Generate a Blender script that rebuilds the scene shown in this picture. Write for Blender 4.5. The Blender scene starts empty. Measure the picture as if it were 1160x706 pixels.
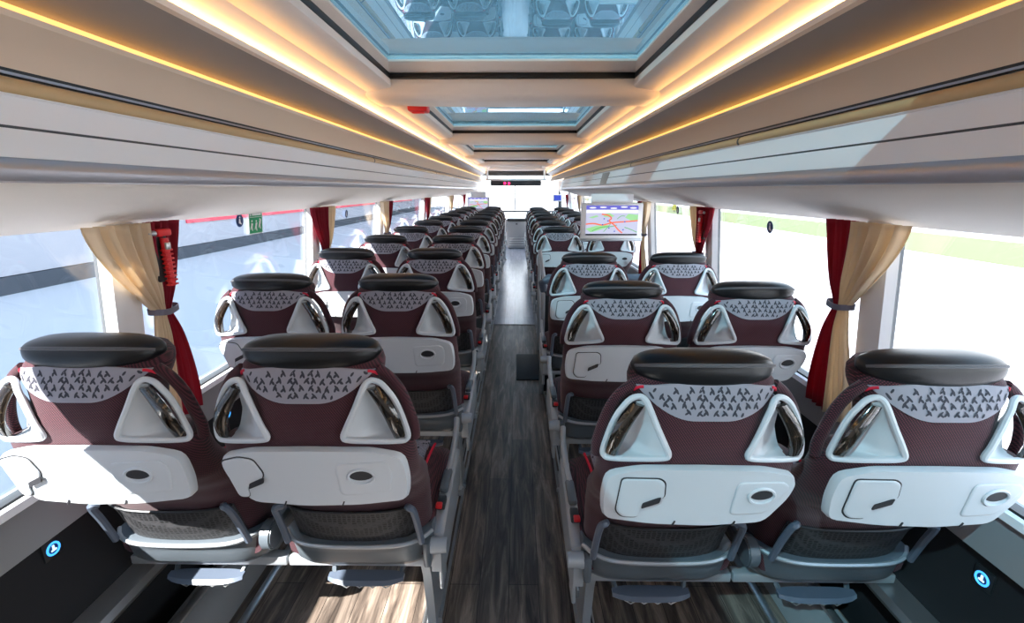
import bpy, bmesh, math, random
from mathutils import Vector, Matrix
from math import sin, cos, pi, sqrt, radians, atan2
random.seed(4)
S = bpy.context.scene
COL = S.collection

# ------------------------------------------------------------------ camera
cd = bpy.data.cameras.new('camera')
cam = bpy.data.objects.new('camera', cd); COL.objects.link(cam)
cd.sensor_fit = 'HORIZONTAL'; cd.sensor_width = 36.0; cd.lens = 36.0 * 530 / 1160
cd.clip_start = 0.02; cd.clip_end = 500
cam.location = (0.027, 0, 1.5)
cam.rotation_euler = (radians(90) - 0.2545, 0, 0.0103)
S.camera = cam

# ------------------------------------------------------------------ world, sun, exposure
w = bpy.data.worlds.new('sky'); S.world = w; w.use_nodes = True
nt = w.node_tree; nt.nodes.clear()
tc = nt.nodes.new('ShaderNodeTexCoord'); sp = nt.nodes.new('ShaderNodeSeparateXYZ')
rp = nt.nodes.new('ShaderNodeValToRGB'); bg = nt.nodes.new('ShaderNodeBackground'); wo = nt.nodes.new('ShaderNodeOutputWorld')
nt.links.new(tc.outputs['Generated'], sp.inputs[0]); nt.links.new(sp.outputs['Z'], rp.inputs[0])
nt.links.new(rp.outputs[0], bg.inputs[0]); nt.links.new(bg.outputs[0], wo.inputs[0])
e = rp.color_ramp.elements
e[0].position = 0.0; e[0].color = (1.0, 1.0, 1.0, 1)
e[1].position = 0.75; e[1].color = (0.20, 0.38, 0.58, 1)
m_ = e.new(0.3); m_.color = (0.84, 0.92, 1.0, 1)
bg.inputs[1].default_value = 2.0
sl = bpy.data.lights.new('sun', 'SUN'); sl.energy = 11.0; sl.angle = radians(0.6); sl.color = (1, 0.95, 0.88)
sun = bpy.data.objects.new('sun', sl); COL.objects.link(sun)
sun.rotation_euler = Vector((0.50, 0.64, -0.75)).to_track_quat('-Z', 'Y').to_euler()
sun.location = (-10, -8, 20)
S.view_settings.view_transform = 'Standard'; S.view_settings.look = 'None'
S.view_settings.gamma = 1; S.view_settings.use_curve_mapping = False
S.view_settings.exposure = 1.3
S.cycles.max_bounces = 10; S.cycles.diffuse_bounces = 5; S.cycles.glossy_bounces = 5
S.cycles.transparent_max_bounces = 24

# ------------------------------------------------------------------ materials
def mat(name, col, rough=0.5, metal=0.0, spec=0.5, emit=None, es=1.0, coat=0.0, sheen=0.0):
    m = bpy.data.materials.new(name); m.use_nodes = True
    b = m.node_tree.nodes['Principled BSDF']
    b.inputs['Base Color'].default_value = (*col, 1); b.inputs['Roughness'].default_value = rough
    b.inputs['Metallic'].default_value = metal; b.inputs['Specular IOR Level'].default_value = spec
    b.inputs['Coat Weight'].default_value = coat; b.inputs['Sheen Weight'].default_value = sheen
    if emit:
        b.inputs['Emission Color'].default_value = (*emit, 1); b.inputs['Emission Strength'].default_value = es
    return m
def N(m, t, **k):
    n = m.node_tree.nodes.new(t)
    for a, v in k.items(): setattr(n, a, v)
    return n
def L(m, a, b): m.node_tree.links.new(a, b)
def bsdf(m): return m.node_tree.nodes['Principled BSDF']
def objcoord(m, scale, rot=(0, 0, 0)):
    t = N(m, 'ShaderNodeTexCoord'); mp = N(m, 'ShaderNodeMapping')
    mp.inputs['Scale'].default_value = scale; mp.inputs['Rotation'].default_value = rot
    L(m, t.outputs['Object'], mp.inputs[0]); return mp.outputs[0]
def ramp(m, fac, stops, interp='LINEAR'):
    r = N(m, 'ShaderNodeValToRGB'); r.color_ramp.interpolation = interp
    el = r.color_ramp.elements
    while len(el) > 1: el.remove(el[-1])
    el[0].position = stops[0][0]; el[0].color = (*stops[0][1], 1)
    for p, c in stops[1:]:
        q = el.new(p); q.color = (*c, 1)
    L(m, fac, r.inputs[0]); return r.outputs[0]
def bump(m, h, strength=0.3, dist=0.002):
    b = N(m, 'ShaderNodeBump'); b.inputs['Strength'].default_value = strength; b.inputs['Distance'].default_value = dist
    L(m, h, b.inputs['Height']); L(m, b.outputs[0], bsdf(m).inputs['Normal'])

M = {}
# maroon woven fabric: fine diagonal ribs
m = M['maroon'] = mat('maroon_fabric', (.1, .03, .04), .9, sheen=.15)
wv = N(m, 'ShaderNodeTexWave'); wv.inputs['Scale'].default_value = 70; wv.inputs['Distortion'].default_value = 0.0
v = objcoord(m, (1, 1, 1), (0, radians(35), 0)); L(m, v, wv.inputs[0])
wv2 = N(m, 'ShaderNodeTexWave'); wv2.inputs['Scale'].default_value = 95
L(m, objcoord(m, (1, 1, 1), (0, radians(-55), 0)), wv2.inputs[0])
mx = N(m, 'ShaderNodeMath', operation='MULTIPLY'); L(m, wv.outputs['Fac'], mx.inputs[0]); L(m, wv2.outputs['Fac'], mx.inputs[1])
L(m, ramp(m, mx.outputs[0], [(0.05, (.012, .003, .006)), (.75, (.145, .030, .047))]), bsdf(m).inputs['Base Color'])
bump(m, mx.outputs[0], .35, .001)
# grey fabric with dark brushstroke leaves
m = M['leaf'] = mat('leaf_fabric', (.4, .4, .4), .9)
nz = N(m, 'ShaderNodeTexNoise'); nz.inputs['Scale'].default_value = 30; nz.inputs['Detail'].default_value = 1
cc = objcoord(m, (64, 40, 32), (0, radians(24), 0))
mixv = N(m, 'ShaderNodeMixRGB', blend_type='ADD'); mixv.inputs[0].default_value = .22
L(m, objcoord(m, (1, 1, 1)), nz.inputs[0]); L(m, cc, mixv.inputs[1])
sc_ = N(m, 'ShaderNodeVectorMath', operation='SCALE'); sc_.inputs['Scale'].default_value = 4; L(m, nz.outputs['Color'], sc_.inputs[0])
L(m, sc_.outputs[0], mixv.inputs[2])
vo = N(m, 'ShaderNodeTexVoronoi', feature='F1'); vo.inputs['Scale'].default_value = 1; L(m, mixv.outputs[0], vo.inputs[0])
mixb = N(m, 'ShaderNodeMixRGB', blend_type='ADD'); mixb.inputs[0].default_value = .22
L(m, objcoord(m, (70, 40, 34), (0, radians(-36), 0)), mixb.inputs[1]); L(m, sc_.outputs[0], mixb.inputs[2])
vob = N(m, 'ShaderNodeTexVoronoi', feature='F1'); L(m, mixb.outputs[0], vob.inputs[0])
vmin = N(m, 'ShaderNodeMath', operation='MINIMUM'); L(m, vo.outputs['Distance'], vmin.inputs[0]); L(m, vob.outputs['Distance'], vmin.inputs[1])
L(m, ramp(m, vmin.outputs[0], [(0, (.035, .035, .05)), (.27, (.05, .05, .065)), (.31, (.27, .26, .30)), (1, (.33, .32, .36))]), bsdf(m).inputs['Base Color'])
M['leather'] = m = mat('black_leather', (.008, .0085, .010), .33, spec=.35)
nz = N(m, 'ShaderNodeTexNoise'); nz.inputs['Scale'].default_value = 300; L(m, objcoord(m, (1, 1, 1)), nz.inputs[0]); bump(m, nz.outputs['Fac'], .12, .001)
M['bandcloth'] = mat('grey_lilac_fabric', (.31, .30, .345), .9)
M['leafmark'] = mat('dark_leaf_print', (.045, .045, .06), .9)
M['stitch'] = mat('black_stitching', (.10, .10, .11), .6)
M['shell'] = mat('light_grey_plastic', (.60, .64, .68), .38)
M['shell_seam'] = mat('dark_seam', (.03, .03, .035), .6)
M['pan'] = mat('slate_grey_plastic', (.10, .12, .14), .32, spec=.6)
M['post'] = mat('blue_grey_plastic', (.10, .125, .17), .4)
M['silver'] = mat('silver_plastic', (.42, .45, .48), .35, metal=.35)
M['alu'] = mat('aluminium', (.62, .63, .64), .3, metal=.9)
M['red'] = mat('red_plastic', (.75, .015, .02), .4)
M['redpipe'] = mat('red_piping', (.65, .01, .04), .7)
m = M['burl'] = mat('dark_burl_wood', (.02, .012, .008), .12, coat=1)
nz = N(m, 'ShaderNodeTexNoise'); nz.inputs['Scale'].default_value = 70; nz.inputs['Detail'].default_value = 6; nz.inputs['Distortion'].default_value = 1.5
L(m, objcoord(m, (1, 1, .6)), nz.inputs[0])
L(m, ramp(m, nz.outputs['Fac'], [(.35, (.008, .006, .005)), (.6, (.03, .02, .013)), (.72, (.16, .12, .08))]), bsdf(m).inputs['Base Color'])
# black net
m = M['net'] = mat('black_net', (.02, .02, .022), .6)
br = N(m, 'ShaderNodeTexVoronoi', feature='DISTANCE_TO_EDGE'); br.inputs['Scale'].default_value = 1; br.inputs['Randomness'].default_value = .3
L(m, objcoord(m, (75, 75, 130)), br.inputs[0])
L(m, ramp(m, br.outputs['Distance'], [(.0, (.05, .05, .054)), (.14, (.03, .03, .033)), (.24, (.004, .004, .005))]), bsdf(m).inputs['Base Color'])
bump(m, br.outputs['Distance'], -.6, .004)
# wood vinyl floor
def wood(name, a, b, c, rough):
    m = mat(name, a, rough, spec=.5)
    br = N(m, 'ShaderNodeTexBrick', offset=.37, squash=1); br.inputs['Scale'].default_value = 1
    br.inputs['Brick Width'].default_value = 1.1; br.inputs['Row Height'].default_value = .115
    br.inputs['Mortar Size'].default_value = .0012; br.inputs['Mortar Smooth'].default_value = .1
    br.inputs['Color1'].default_value = (.0, .0, .0, 1); br.inputs['Color2'].default_value = (1, 1, 1, 1); br.inputs['Mortar'].default_value = (.2, .2, .2, 1)
    L(m, objcoord(m, (1, 1, 1), (0, 0, pi / 2)), br.inputs[0])
    nz = N(m, 'ShaderNodeTexNoise'); nz.inputs['Scale'].default_value = 1; nz.inputs['Detail'].default_value = 8; nz.inputs['Roughness'].default_value = .65; nz.inputs['Distortion'].default_value = .6
    L(m, objcoord(m, (28, 2.6, 1)), nz.inputs[0])
    col = ramp(m, nz.outputs['Fac'], [(.34, a), (.5, b), (.66, c)])
    bw = ramp(m, br.outputs['Color'], [(0, (.72, .72, .72)), (1, (1.15, 1.12, 1.08))])
    mu = N(m, 'ShaderNodeMixRGB', blend_type='MULTIPLY'); mu.inputs[0].default_value = 1
    L(m, col, mu.inputs[1]); L(m, bw, mu.inputs[2])
    mo = N(m, 'ShaderNodeMixRGB', blend_type='MIX'); mo.inputs[2].default_value = (a[0] * .4, a[1] * .4, a[2] * .4, 1)
    L(m, br.outputs['Fac'], mo.inputs[0]); L(m, mu.outputs[0], mo.inputs[1]); L(m, mo.outputs[0], bsdf(m).inputs['Base Color'])
    bump(m, nz.outputs['Fac'], .2, .002)
    return m
M['wood'] = wood('grey_oak_vinyl', (.045, .035, .030), (.16, .125, .103), (.38, .31, .255), .38)
M['floor2'] = wood('glare_pale_vinyl', (.34, .37, .46), (.44, .48, .60), (.55, .58, .68), .25)  # separate far floor; windscreen glare is lightened into its blue-grey colour
bsdf(M['floor2']).inputs['Coat Weight'].default_value = .7; bsdf(M['floor2']).inputs['Coat Roughness'].default_value = .3
M['mat'] = mat('black_rubber', (.03, .032, .036), .6)
M['cream'] = mat('cream_panel', (.87, .77, .68), .6)
m = M['creamcloth'] = mat('cream_textured_panel', (.84, .78, .71), .8)
nz = N(m, 'ShaderNodeTexNoise'); nz.inputs['Scale'].default_value = 1; nz.inputs['Detail'].default_value = 5; L(m, objcoord(m, (120, 30, 120)), nz.inputs[0]); bump(m, nz.outputs['Fac'], .25, .002)
M['white'] = mat('satin_white_panel', (.86, .86, .87), .35)
M['grey'] = mat('taupe_grey_panel', (.29, .255, .235), .45)
M['tan'] = mat('tan_panel', (.70, .57, .44), .5)
M['oak'] = mat('tan_grip_rail', (.55, .38, .19), .4)
M['chrome'] = mat('brushed_metal_edge', (.42, .40, .42), .32, metal=.6)
M['black'] = mat('black_rubber_seal', (.008, .008, .009), .45)
M['darkwall'] = mat('black_wall_carpet', (.012, .013, .016), .8)
M['sill'] = mat('grey_sill', (.28, .29, .30), .35)
M['gasket'] = mat('dark_gasket', (.05, .055, .06), .5)
M['led'] = mat('warm_light_strip', (1, .8, .5), .5, emit=(1, .60, .22), es=3.0)
M['led2'] = mat('amber_light_strip', (1, .7, .3), .5, emit=(1, .50, .10), es=.6)
M['blue'] = mat('blue_lit_ring', (.05, .3, .7), .4, emit=(.05, .35, 1), es=.8)
M['bluewhite'] = mat('white_lit_symbol', (.8, .9, 1), .4, emit=(.4, .75, 1), es=.7)
M['s_blue'] = mat('sticker_blue', (.01, .04, .16), .5); M['s_white'] = mat('sticker_white', (.85, .85, .85), .5); M['s_green'] = mat('sticker_green', (.0, .33, .13), .5)
def thinglass(name, tint, refl, f0):
    m = bpy.data.materials.new(name); m.use_nodes = True; nt = m.node_tree; nt.nodes.clear()
    o = nt.nodes.new('ShaderNodeOutputMaterial'); t = nt.nodes.new('ShaderNodeBsdfTransparent'); g = nt.nodes.new('ShaderNodeBsdfGlossy')
    t.inputs[0].default_value = (*tint, 1); g.inputs['Roughness'].default_value = 0.0; g.inputs[0].default_value = (*refl, 1)
    lw = nt.nodes.new('ShaderNodeLayerWeight'); lw.inputs[0].default_value = .5
    po = nt.nodes.new('ShaderNodeMath'); po.operation = 'POWER'; po.inputs[1].default_value = 4
    ma = nt.nodes.new('ShaderNodeMapRange'); ma.inputs['To Min'].default_value = f0; ma.inputs['To Max'].default_value = .9
    mx = nt.nodes.new('ShaderNodeMixShader')
    nt.links.new(lw.outputs['Facing'], po.inputs[0]); nt.links.new(po.outputs[0], ma.inputs[0]); nt.links.new(ma.outputs[0], mx.inputs[0])
    nt.links.new(t.outputs[0], mx.inputs[1]); nt.links.new(g.outputs[0], mx.inputs[2]); nt.links.new(mx.outputs[0], o.inputs[0])
    return m
M['glass'] = thinglass('window_glass', (.97, .985, 1), (1, 1, 1), .035)
M['roofglass'] = thinglass('tinted_roof_glass', (.28, .40, .45), (.60, .82, .96), .40)
def cloth(name, a, b):
    m = mat(name, a, .9); nt = m.node_tree
    tr = N(m, 'ShaderNodeBsdfTranslucent'); tr.inputs[0].default_value = (*b, 1)
    mx = N(m, 'ShaderNodeMixShader'); mx.inputs[0].default_value = .35
    L(m, bsdf(m).outputs[0], mx.inputs[1]); L(m, tr.outputs[0], mx.inputs[2]); L(m, mx.outputs[0], nt.nodes['Material Output'].inputs[0])
    return m
M['ccream'] = cloth('cream_curtain_cloth', (.80, .67, .50), (.95, .80, .58))
M['cred'] = cloth('wine_red_curtain_cloth', (.28, .012, .03), (.5, .01, .04))
M['tie'] = mat('grey_tie_band', (.17, .16, .21), .6)
M['concrete'] = mat('pale_concrete_yard', (.46, .44, .455), .9)
M['grass'] = mat('grass_strip', (.098, .125, .05), 1)
M['plinth'] = mat('dark_plinth', (.04, .05, .065), .8)
M['facade'] = mat('white_facade', (.33, .335, .37), .8)
M['redband'] = mat('red_fascia', (.7, .05, .08), .6)
M['dark'] = mat('dark_plastic', (.02, .022, .025), .45)
M['ledred'] = mat('red_led_digit', (.8, .0, .1), .4, emit=(1, .02, .12), es=3)

# ------------------------------------------------------------------ mesh helpers
def newobj(name, bm, m, parent=None, smooth=40):
    me = bpy.data.meshes.new(name); bmesh.ops.recalc_face_normals(bm, faces=bm.faces[:]); bm.to_mesh(me); bm.free()
    me.materials.append(M[m] if isinstance(m, str) else m)
    if smooth:
        me.polygons.foreach_set('use_smooth', [True] * len(me.polygons)); me.set_sharp_from_angle(angle=radians(smooth))
    o = bpy.data.objects.new(name, me); COL.objects.link(o)
    if parent is not None: o.parent = parent
    return o
def thing(name, label, cat, loc=(0, 0, 0), group=None):
    o = bpy.data.objects.new(name, None); COL.objects.link(o); o.location = loc; o.empty_display_size = .1
    o['label'] = label; o['category'] = cat
    if group: o['group'] = group
    return o
def tag(o, label, cat, group=None):
    o['label'] = label; o['category'] = cat
    if group: o['group'] = group
    return o
def struct(name, bm, m, parent=None, smooth=40):
    o = newobj(name, bm, m, parent, smooth)
    o['kind'] = 'structure'; return o
def box(bm, c, s, bev=0, rot=None, seg=2):
    mtx = Matrix.Translation(c)
    if rot is not None: mtx = mtx @ rot
    r = bmesh.ops.create_cube(bm, size=1, matrix=mtx @ Matrix.Diagonal((*s, 1)))
    if bev > 0:
        es = set()
        for v in r['verts']: es.update(v.link_edges)
        bmesh.ops.bevel(bm, geom=list(es), offset=bev, segments=seg, profile=.5, affect='EDGES')
    return bm
def BM(): return bmesh.new()
def bx(c, s, bev=0, rot=None): return box(BM(), c, s, bev, rot)
def cyl(bm, a, b, r1, r2=None, n=16):
    a = Vector(a); b = Vector(b); d = b - a; r2 = r1 if r2 is None else r2
    mt = Matrix.Translation((a + b) / 2) @ d.to_track_quat('Z', 'Y').to_matrix().to_4x4()
    bmesh.ops.create_cone(bm, cap_ends=True, segments=n, radius1=r1, radius2=r2, depth=d.length, matrix=mt)
    return bm
def tube(bm, pts, r, n=8, closed=False, flat=1.0):
    pts = [Vector(p) for p in pts]; k = len(pts); rings = []
    up = None
    for i, p in enumerate(pts):
        if closed: t = (pts[(i + 1) % k] - pts[i - 1]).normalized()
        else: t = (pts[min(i + 1, k - 1)] - pts[max(i - 1, 0)]).normalized()
        if up is None:
            up = t.orthogonal().normalized()
        up = (up - t * up.dot(t)).normalized(); s = t.cross(up)
        rr = r[i] if isinstance(r, (list, tuple)) else r
        rings.append([bm.verts.new(p + (up * cos(2 * pi * j / n) + s * sin(2 * pi * j / n)) * rr) for j in range(n)])
    m_ = k if closed else k - 1
    for i in range(m_):
        a, b = rings[i], rings[(i + 1) % k]
        off = 0
        if closed and i == k - 1:
            off = min(range(n), key=lambda q: (a[0].co - b[q].co).length)
        for j in range(n):
            bm.faces.new((a[j], a[(j + 1) % n], b[(j + 1 + off) % n], b[(j + off) % n]))
    if not closed:
        bm.faces.new(rings[0][::-1]); bm.faces.new(rings[-1])
    return bm
def catmull(P, closed=True, sub=6):
    P = [Vector(p) for p in P]; n = len(P); out = []
    for i in range(n if closed else n - 1):
        if closed: a, b, c, d = P[i - 1], P[i], P[(i + 1) % n], P[(i + 2) % n]
        else: a, b, c, d = P[max(i - 1, 0)], P[i], P[i + 1], P[min(i + 2, n - 1)]
        for j in range(sub):
            t = j / sub
            out.append(.5 * ((2 * b) + (c - a) * t + (2 * a - 5 * b + 4 * c - d) * t * t + (3 * b - a - 3 * c + d) * t ** 3))
    if not closed: out.append(P[-1])
    return out
def loft(bm, rings, closed=True, caps=True):
    R = [[bm.verts.new(p) for p in r] for r in rings]; n = len(R[0])
    for a, b in zip(R[:-1], R[1:]):
        for j in range(n if closed else n - 1):
            bm.faces.new((a[j], a[(j + 1) % n], b[(j + 1) % n], b[j]))
    if caps: bm.faces.new(R[0][::-1]); bm.faces.new(R[-1])
    return bm
def rpoly(P, r, seg=4):
    """rounded 2D polygon"""
    out = []; n = len(P)
    for i in range(n):
        p = Vector(P[i]); a = (Vector(P[i - 1]) - p); b = (Vector(P[(i + 1) % n]) - p)
        rr = r[i] if isinstance(r, (list, tuple)) else r
        ra = min(rr, a.length * .45, b.length * .45); a = p + a.normalized() * ra; b = p + b.normalized() * ra
        for j in range(seg + 1):
            t = j / seg; out.append(a * (1 - t) ** 2 + p * 2 * t * (1 - t) + b * t * t)
    return out
def interp(T, z):
    if z <= T[0][0]: return T[0][1]
    for (a, u), (b, v) in zip(T[:-1], T[1:]):
        if z <= b:
            t = (z - a) / (b - a); t = t * t * (3 - 2 * t) * .4 + t * .6
            return u + (v - u) * t
    return T[-1][1]
def plate(bm, poly, f, t, inset=0.0, rise=0.0):
    """a solid plate: outline poly in (x,z) laid on surface y=f(x,z), thickness t towards the rear (-y); optional bevelled rim"""
    c = Vector((sum(p[0] for p in poly) / len(poly), sum(p[1] for p in poly) / len(poly)))
    def ring(k, off): return [Vector((c.x + (p[0] - c.x) * k, f(c.x + (p[0] - c.x) * k, c.y + (p[1] - c.y) * k) + off, c.y + (p[1] - c.y) * k)) for p in poly]
    rs = [ring(1, .0), ring(1, -t * .6), ring(1 - inset * .4, -t)]
    for k in (1 - inset, .75, .5, .25): rs.append(ring(min(k, 1 - inset), -t + rise))
    R = [[bm.verts.new(p) for p in r] for r in rs]; n = len(poly)
    for a, b in zip(R[:-1], R[1:]):
        for j in range(n): bm.faces.new((a[j], a[(j + 1) % n], b[(j + 1) % n], b[j]))
    bm.faces.new(R[0][::-1])
    cv = bm.verts.new(Vector((c.x, f(c.x, c.y) - t + rise, c.y)))
    for j in range(n): bm.faces.new((R[-1][j], R[-1][(j + 1) % n], cv))
    return bm
def copy_tree(o, parent=None):
    c = o.copy(); COL.objects.link(c)
    if parent is not None: c.parent = parent
    for ch in list(o.children): copy_tree(ch, c)
    return c

# ------------------------------------------------------------------ the shell of the coach
Y0, Y1 = -1.6, 13.2
PIL = [-1.1, .1, 1.40, 2.80, 4.2, 6.2, 8.5, 10.6]       # pillar positions along the coach
b = BM(); box(b, (0, (Y0 + 5.16) / 2, -.03), (2.5, 5.16 - Y0, .06)); struct('floor', b, 'wood')
b = BM(); box(b, (0, (Y1 + 5.16) / 2, -.03), (2.5, Y1 - 5.16, .06)); struct('floor', b, 'floor2')
PILS = {-1: PIL, 1: [-1.0, .2, 1.49, 2.82, 4.12, 6.2, 8.5, 10.6]}
def wx(z): return 1.235 - .075 * (z - .73) / .8          # the wall leans inwards with height
def wallbox(bm, s, ya, yb, z0, z1, t, x_in=0):
    rs = []
    for y in (ya, yb):
        rs.append([(s * (wx(z0) - x_in), y, z0), (s * (wx(z1) - x_in), y, z1), (s * (wx(z1) + t), y, z1), (s * (wx(z0) + t), y, z0)])
    return loft(bm, rs)
wi = 1; ti = 1
for s, nm in ((-1, 'left'), (1, 'right')):
    b = BM(); loft(b, [[(s * 1.19, y, .34), (s * 1.225, y, .60), (s * 1.30, y, .60), (s * 1.30, y, -.05), (s * 1.22, y, -.05), (s * 1.22, y, .34)] for y in (Y0, Y1)])
    struct('wall_' + nm, b, 'darkwall')
    b = BM(); loft(b, [[(s * 1.225, y, .60), (s * 1.195, y, .612), (s * 1.222, y, .715), (s * 1.24, y, .735), (s * 1.30, y, .735), (s * 1.30, y, .60)] for y in (Y0, Y1)])
    o = struct('window_%d' % wi, b, 'sill'); o.name = 'trim_%d' % ti; ti += 1
    b = BM()
    loft(b, [[(s * 1.205, y, .725), (s * 1.213, y, .742), (s * 1.226, y, .745), (s * 1.23, y, .73)] for y in (Y0, Y1)])
    struct('trim_%d' % ti, b, 'white'); ti += 1
    # heater duct rails along the wall
    b = BM(); loft(b, [[(s * 1.125, y, .30), (s * 1.11, y, .325), (s * 1.12, y, .345), (s * 1.19, y, .35), (s * 1.19, y, .30)] for y in (Y0, Y1)])
    struct('trim_%d' % ti, b, 'alu'); ti += 1
    b = BM(); loft(b, [[(s * 1.00, y, .0), (s * 1.01, y, .055), (s * 1.05, y, .10), (s * 1.12, y, .12), (s * 1.13, y, .0)] for y in (Y0, Y1)])
    struct('baseboard_' + nm, b, 'sill')
    b = BM(); box(b, (s * 1.085, (Y0 + Y1) / 2, .125), (.03, Y1 - Y0, .012), .003); struct('trim_%d' % ti, b, 'alu'); ti += 1
    # upper wall behind the racks
    b = BM(); wallbox(b, s, Y0, Y1, 1.46, 2.1, .05); struct('wall_' + nm + '_upper', b, 'cream')
    # windows between pillars
    edges = [Y0] + PILS[s] + [Y1]
    for a, c in zip(edges[:-1], edges[1:]):
        b = BM(); ya, yb = a, c
        for (p, q, z0, z1) in ((ya, ya + .05, .735, 1.47), (yb - .05, yb, .735, 1.47)):
            rs = [[(s * (wx(z0) - .004), y, z0), (s * (wx(z1) - .004), y, z1), (s * (wx(z1) + .03), y, z1), (s * (wx(z0) + .03), y, z0)] for y in (p, q)]
            loft(b, rs)
        loft(b, [[(s * (wx(.735) - .003), y, .735), (s * (wx(.75) - .003), y, .75), (s * (wx(.75) + .03), y, .75), (s * (wx(.735) + .03), y, .735)] for y in (ya, yb)])
        fr = struct('window_%d' % wi, b, 'gasket'); wi += 1
        b = BM(); loft(b, [[(s * (wx(.74) + .012), y, .74), (s * (wx(1.47) + .012), y, 1.47), (s * (wx(1.47) + .018), y, 1.47), (s * (wx(.74) + .018), y, .74)] for y in (ya + .03, yb - .03)])
        newobj('pane', b, 'glass', fr, smooth=0)
    for p in PILS[s]:
        b = BM()
        loft(b, [[(s * (wx(z) - .018), p - .05, z), (s * (wx(z) - .026), p - .03, z), (s * (wx(z) - .026), p + .03, z), (s * (wx(z) - .018), p + .05, z), (s * (wx(z) + .01), p + .06, z), (s * (wx(z) + .01), p - .06, z)] for z in (.735, 1.47)])
        struct('trim_%d' % ti, b, 'white'); ti += 1

# rear wall and front of the coach
b = BM(); box(b, (0, Y0 - .03, 1.0), (2.5, .06, 2.3)); struct('wall_rear', b, 'cream')
b = BM(); box(b, (0, Y1 + .03, .33), (2.5, .06, .76), .01); struct('wall_front', b, 'sill')
fw = BM()
box(fw, (0, Y1, 2.02), (2.4, .08, .3)); box(fw, (-1.2, Y1, 1.4), (.08, .08, 1.2)); box(fw, (1.2, Y1, 1.4), (.08, .08, 1.2)); box(fw, (0, Y1, .92), (2.4, .06, .045), .01)
fr = struct('window_%d' % wi, fw, 'gasket'); wi += 1
newobj('pane', bx((0, Y1 + .02, 1.30), (2.34, .008, 1.2)), 'glass', fr, 0)
newobj('wiper', cyl(BM(), (-.02, Y1 - .03, .96), (-.02, Y1 - .03, 1.62), .014), 'dark', fr)

# ceiling with roof windows
HB = [(-1.6, .0 - 2.45 + 2.5 + .2), (.55, .55)]
beams = [(.25, .55), (2.75, 3.05), (5.25, 5.55), (7.75, 8.05), (10.25, 10.55), (12.45, 12.75)]
GX = .69
cb = BM()
for s in (-1, 1):
    # long soffit between roof windows and light cove, with recess wall up to the glass
    loft(cb, [[(s * .655, y, 2.045), (s * .665, y, 2.035), (s * .79, y, 2.015), (s * .80, y, 2.02), (s * .82, y, 2.22), (s * .70, y, 2.22), (s * .69, y, 2.18), (s * .675, y, 2.10), (s * .655, y, 2.085)] for y in (Y0, Y1)])
box(cb, (0, 12.95, 2.10), (1.5, .5, .08))
struct('ceiling', cb, 'cream')
for i, (a, c) in enumerate(beams):
    b = BM(); n = 20
    rings = []
    for j in range(n + 1):
        x = -.80 + 1.6 * j / n; fl = max(0, abs(x) - .60) / .20
        zb = 1.975 + .012 * (x / .8) ** 2; fa = a - .02 * fl ** 2; fc = c + .05 * fl ** 2
        zt = 2.075 - .03 * fl
        rings.append([(x, fa, zt), (x, fa + .01, zb + .035), (x, fa + .035, zb + .008), (x, fa + .09, zb), (x, fc - .03, zb + .004), (x, fc, zb + .03), (x, fc, zt), (x, fc - .02, 2.2), (x, fa + .02, 2.2)])
    loft(b, rings); struct('trim_%d' % ti, b, 'cream'); ti += 1
spans = [(-1.5, .25)] + [(beams[k][1], beams[k + 1][0]) for k in range(5)]
for (a, c) in spans:
    b = BM()
    zz = 2.09
    pts = [(-.662, a + .012), (.662, a + .012), (.662, c - .012), (-.662, c - .012)]
    for i in range(4):
        p, q = pts[i], pts[(i + 1) % 4]
        cx, cy = (p[0] + q[0]) / 2, (p[1] + q[1]) / 2; lx, ly = abs(p[0] - q[0]) + .022, abs(p[1] - q[1]) + .022
        box(b, (cx, cy, zz), (max(lx, .022), max(ly, .022), .028), .004)
    fr = struct('window_%d' % wi, b, 'black'); wi += 1
    b = BM()
    O = [(-.657, a), (.657, a), (.657, c), (-.657, c)]; I = [(-.622, a + .17), (.622, a + .17), (.622, c - .17), (-.622, c - .17)]
    V = [[b.verts.new((*p, z)) for p in P] for P, z in ((O, 2.104), (I, 2.124), (I, 2.134), ([(-.70, a), (.70, a), (.70, c), (-.70, c)], 2.134))]
    for k in range(4):
        for j in range(4): b.faces.new((V[k][j], V[k][(j + 1) % 4], V[(k + 1) % 4][(j + 1) % 4], V[(k + 1) % 4][j]))
    newobj('window_frame', b, 'cream', fr, 20)
    newobj('pane', bx((0, (a + c) / 2, 2.141), (1.40, c - a, .008)), 'roofglass', fr, 0)

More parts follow.
